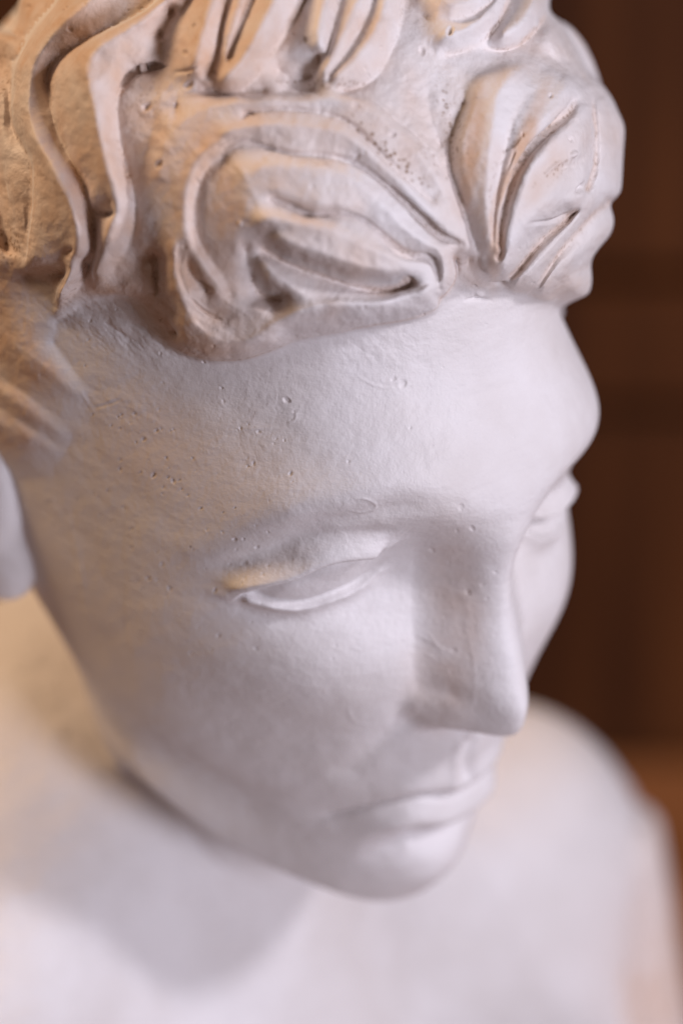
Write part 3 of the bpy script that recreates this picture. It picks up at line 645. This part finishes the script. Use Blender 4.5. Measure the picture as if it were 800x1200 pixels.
for x, y, rx, ry, an, s_ in [(552,180,14,75,8,.9),(604,190,11,95,22,.95),(580,290,10,45,3,.8),(640,205,16,60,38,.45),(300,150,60,12,0,.30),(262,245,40,62,0,.8),(300,290,40,30,0,.35),(50,150,26,90,0,.55),(60,60,30,40,30,.35),  # curl bowl tan puts warm lamp light into the colour
                             (95,170,18,70,-10,.35),(88,250,14,60,-15,.45),(250,60,22,60,10,.6),(300,30,16,50,20,.5),(345,30,16,50,25,.55),(410,40,9,50,25,.4),(440,30,9,50,25,.35),(222,100,40,20,0,.4),
                             (190,250,18,110,0,.4),(10,60,40,70,0,.55),(10,270,40,60,0,.5),(520,10,40,18,0,.35),(470,180,60,14,42,.35),(350,200,60,12,8,.2),(240,370,30,22,20,.35),(150,300,30,50,0,.35),(660,140,18,18,0,.3),
                             (535,720,34,95,-6,.36),(520,800,44,50,0,.36),(180,520,90,60,20,.22),(250,560,80,60,0,.12),(330,655,60,9,-17,.12)]:  # nose side, temple and lid tan paints in how light falls there
    STAIN_AND_LIGHT = np.maximum(STAIN_AND_LIGHT, s_ * blob(x, y, rx, ry, an))
STAIN_AND_LIGHT = np.maximum(STAIN_AND_LIGHT, (.13 + .50 * (1 - smooth(200, 520, qx)) + .5 * fbm(qx, qy, 60, 41)) * hair_w)  # tan patina; its rise towards the left paints in the warm lamp
STAIN_AND_LIGHT = np.maximum(STAIN_AND_LIGHT, .5 * samp(HAIR_CREASE, qx, qy) * VIS * hair_w) * FACE
for x, y, rx, ry, an, s_ in [(455,178,60,8,42,1.0),(430,155,40,9,38,.7),(530,150,12,60,-15,.55),(590,190,10,60,20,.35),(650,200,30,8,-40,.4),(380,98,60,7,0,.6),(175,120,40,40,0,.25),(120,365,60,25,0,.12),(10,285,14,25,0,1.0),
                             (5,85,14,30,0,1.0),(243,648,3.5,2.2,-20,2.5),(222,635,3,9,0,.8),(370,188,40,5,10,.7),(510,190,30,8,50,.4)]:
    DIRT = np.maximum(DIRT, s_ * blob(x, y, rx, ry, an))
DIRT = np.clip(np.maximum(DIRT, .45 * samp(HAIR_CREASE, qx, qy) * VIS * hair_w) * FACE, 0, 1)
V = head_to_world(P).reshape(-1, 3)
i = np.arange(NT - 1)[:, None] * NC; j = np.arange(NC)[None]; jn = (j + 1) % NC
F = np.stack([i + j, i + jn, i + NC + jn, i + NC + j], -1).reshape(-1, 4)[:, ::-1]
nf = grid_normals(P).reshape(-1, 3) @ HC.T @ CW.T
if (nf[(NT // 2) * NC] @ (V[(NT // 2) * NC] - V.mean(0))) < 0: nf = -nf
hv = (HT.ravel() > 0.9); fh = hv[F].sum(1) >= 3
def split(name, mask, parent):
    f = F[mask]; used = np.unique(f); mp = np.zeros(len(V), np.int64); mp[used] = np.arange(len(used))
    return mesh_obj(name, V[used], mp[f], PL, parent, {'stain_and_light': STAIN_AND_LIGHT.ravel()[used], 'dirt': DIRT.ravel()[used]}, nf[used])
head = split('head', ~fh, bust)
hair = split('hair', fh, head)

# ear on her right side, the far one mirrored
def ear_sdf(sx):
    def f(x, y, z):
        X, Y, Z = x * sx, y + 115.5, z + 21          # X outward from the middle
        c, s = math.cos(-.22), math.sin(-.22); Y, Z = Y*c - Z*s, Y*s + Z*c
        X = X - 71 + .30 * (Y + 2)
        I = np.eye(3)
        d = ell(X, Y, Z, (2, -2, 6), I, (7, 17, 25)); d = smin(d, ell(X, Y, Z, (1, 4, -20), I, (6, 9, 12)), 8)
        rim = np.sqrt((np.sqrt(((Y + 2) / 16.)**2 + ((Z - 6) / 24.)**2) - .92)**2 * 300 + (X - 7)**2) - 3.2
        d = smin(d, rim, 4)
        hol = ell(X, Y, Z, (9, 4, 0), I, (9, 9, 13)); d = -smin(-d, hol, 3)
        d = smin(d, ell(X, Y, Z, (5, 11, -2), I, (4, 4, 7)), 4)
        return d
    return f
for sx in (-1, 1):
    V_, F_ = surface_nets(ear_sdf(sx), (min(sx*55, sx*95), -150, -55), (max(sx*55, sx*95), -80, 30), 1.0)
    mesh_obj('ear', head_to_world(V_), F_, PL, head)

# torso: shoulders, chest and neck root, world axes in mm from the bridge of the nose
LFT = np.array([.62, .78, 0.0]); LFT /= np.linalg.norm(LFT); FWD = np.array([LFT[1], -LFT[0], 0]); UP = np.array([0, 0, 1.0])
NB = np.array([-84.0, 112.0, -165.0])
def torso(x, y, z):
    d = ell(x, y, z, NB + FWD * 18 - UP * 175, (LFT, FWD, UP), (175, 112, 165))
    for s in (-1, 1):
        tip = NB + LFT * (134 * s) - UP * (29 if s > 0 else 22)
        d = smin(d, cap(x, y, z, NB - UP * 14 - FWD * 4, tip, 38, 44), 34)
        d = smin(d, cap(x, y, z, tip - UP * 4, tip + LFT * (32 * s) - UP * 130, 46, 46), 26)
        d = smin(d, cap(x, y, z, NB + FWD * 46 + LFT * 12 * s - UP * 34, tip + FWD * 26 - UP * 4, 8, 10), 14)         # collar bone
        d = smin(d, ell(x, y, z, NB + FWD * 92 + LFT * (70 * s) - UP * 150, (LFT, FWD, UP), (66, 42, 62)), 30)
        d = smin(d, cap(x, y, z, NB + FWD * 40 + LFT * 10 * s - UP * 26, NB + UP * 44 + LFT * 32 * s + FWD * 0, 10, 10), 14)   # neck muscle
    d = smin(d, cap(x, y, z, NB - UP * 10, NB + UP * 44 + FWD * 8, 50, 43), 26)
    d = smin(d, cap(x, y, z, NB + UP * 62 - FWD * 26 - LFT * 16, NB - LFT * 100 - UP * 4 - FWD * 10, 46, 44), 30)         # nape and trapezius
    floor_ = -(z + 352 + 0.0012 * ((x - NB[0])**2 + (y - NB[1])**2) * -.6)
    return np.maximum(d, floor_)
V_, F_ = surface_nets(torso, (-340, -110, -370), (220, 380, -50), 3.5)
tv = Wm(V_)
ts_ = .8 * np.exp(-(((V_[:, 0] - 62) / 18)**2 + ((V_[:, 2] + 215) / 26)**2)) * (V_[:, 1] > 120)
torso_o = mesh_obj('torso', tv, F_, PLB, bust, {'stain_and_light': ts_, 'dirt': np.zeros(len(V_))})
# drapery over her left shoulder
def drape(x, y, z):
    tip = NB + LFT * 137 - UP * 29; o = tip + LFT * 20
    d = 1e9
    for k, (a, b_, r) in enumerate([((18, 40, 4), (42, 46, -160), 15), ((36, 28, 0), (64, 34, -160), 14), ((0, 44, -30), (20, 54, -170), 13), ((46, 8, 0), (78, 16, -160), 16), ((30, 44, -120), (46, 44, -240), 19)]):
        A = tip + LFT * a[0] + FWD * a[1] + UP * a[2]; B = tip + LFT * b_[0] + FWD * b_[1] + UP * b_[2]
        d = smin(d, cap(x, y, z, A, B, r * .8, r), 8) if k else cap(x, y, z, A, B, r * .8, r)
    return np.maximum(d, -(z + 400))
V_, F_ = surface_nets(drape, (-20, 100, -405), (190, 370, -150), 2.5)
st_ = .9 * np.exp(-(((V_[:, 2] + 235) / 30)**2)) * (rng.rand(1)[0] * 0 + 1)
mesh_obj('drapery', Wm(V_), F_, PLB, bust, {'stain_and_light': np.clip(.25 + st_ * .5, 0, 1), 'dirt': np.zeros(len(V_))})
# turned socle under the bust
prof = [(0, Z_TABLE + 1), (92, Z_TABLE + 1), (94, Z_TABLE + 14), (84, Z_TABLE + 20), (66, Z_TABLE + 32), (58, Z_TABLE + 50), (64, Z_TABLE + 66), (74, Z_TABLE + 72), (74, Z_TABLE + 96), (0, Z_TABLE + 100)]
pr = dense(prof, 2.0); a_ = np.linspace(0, 2*np.pi, 96, endpoint=False)
Vs = np.stack([NB[0] + 20 + pr[:, 0:1] * np.cos(a_), NB[1] - 10 + pr[:, 0:1] * np.sin(a_), np.repeat(pr[:, 1:2], 96, 1)], -1).reshape(-1, 3)
i = np.arange(len(pr) - 1)[:, None] * 96; j = np.arange(96)[None]; jn = (j + 1) % 96
mesh_obj('socle', Wm(Vs), np.stack([i + j, i + jn, i + 96 + jn, i + 96 + j], -1).reshape(-1, 4), PLB, bust, {'stain_and_light': np.zeros(len(Vs)), 'dirt': np.zeros(len(Vs))})
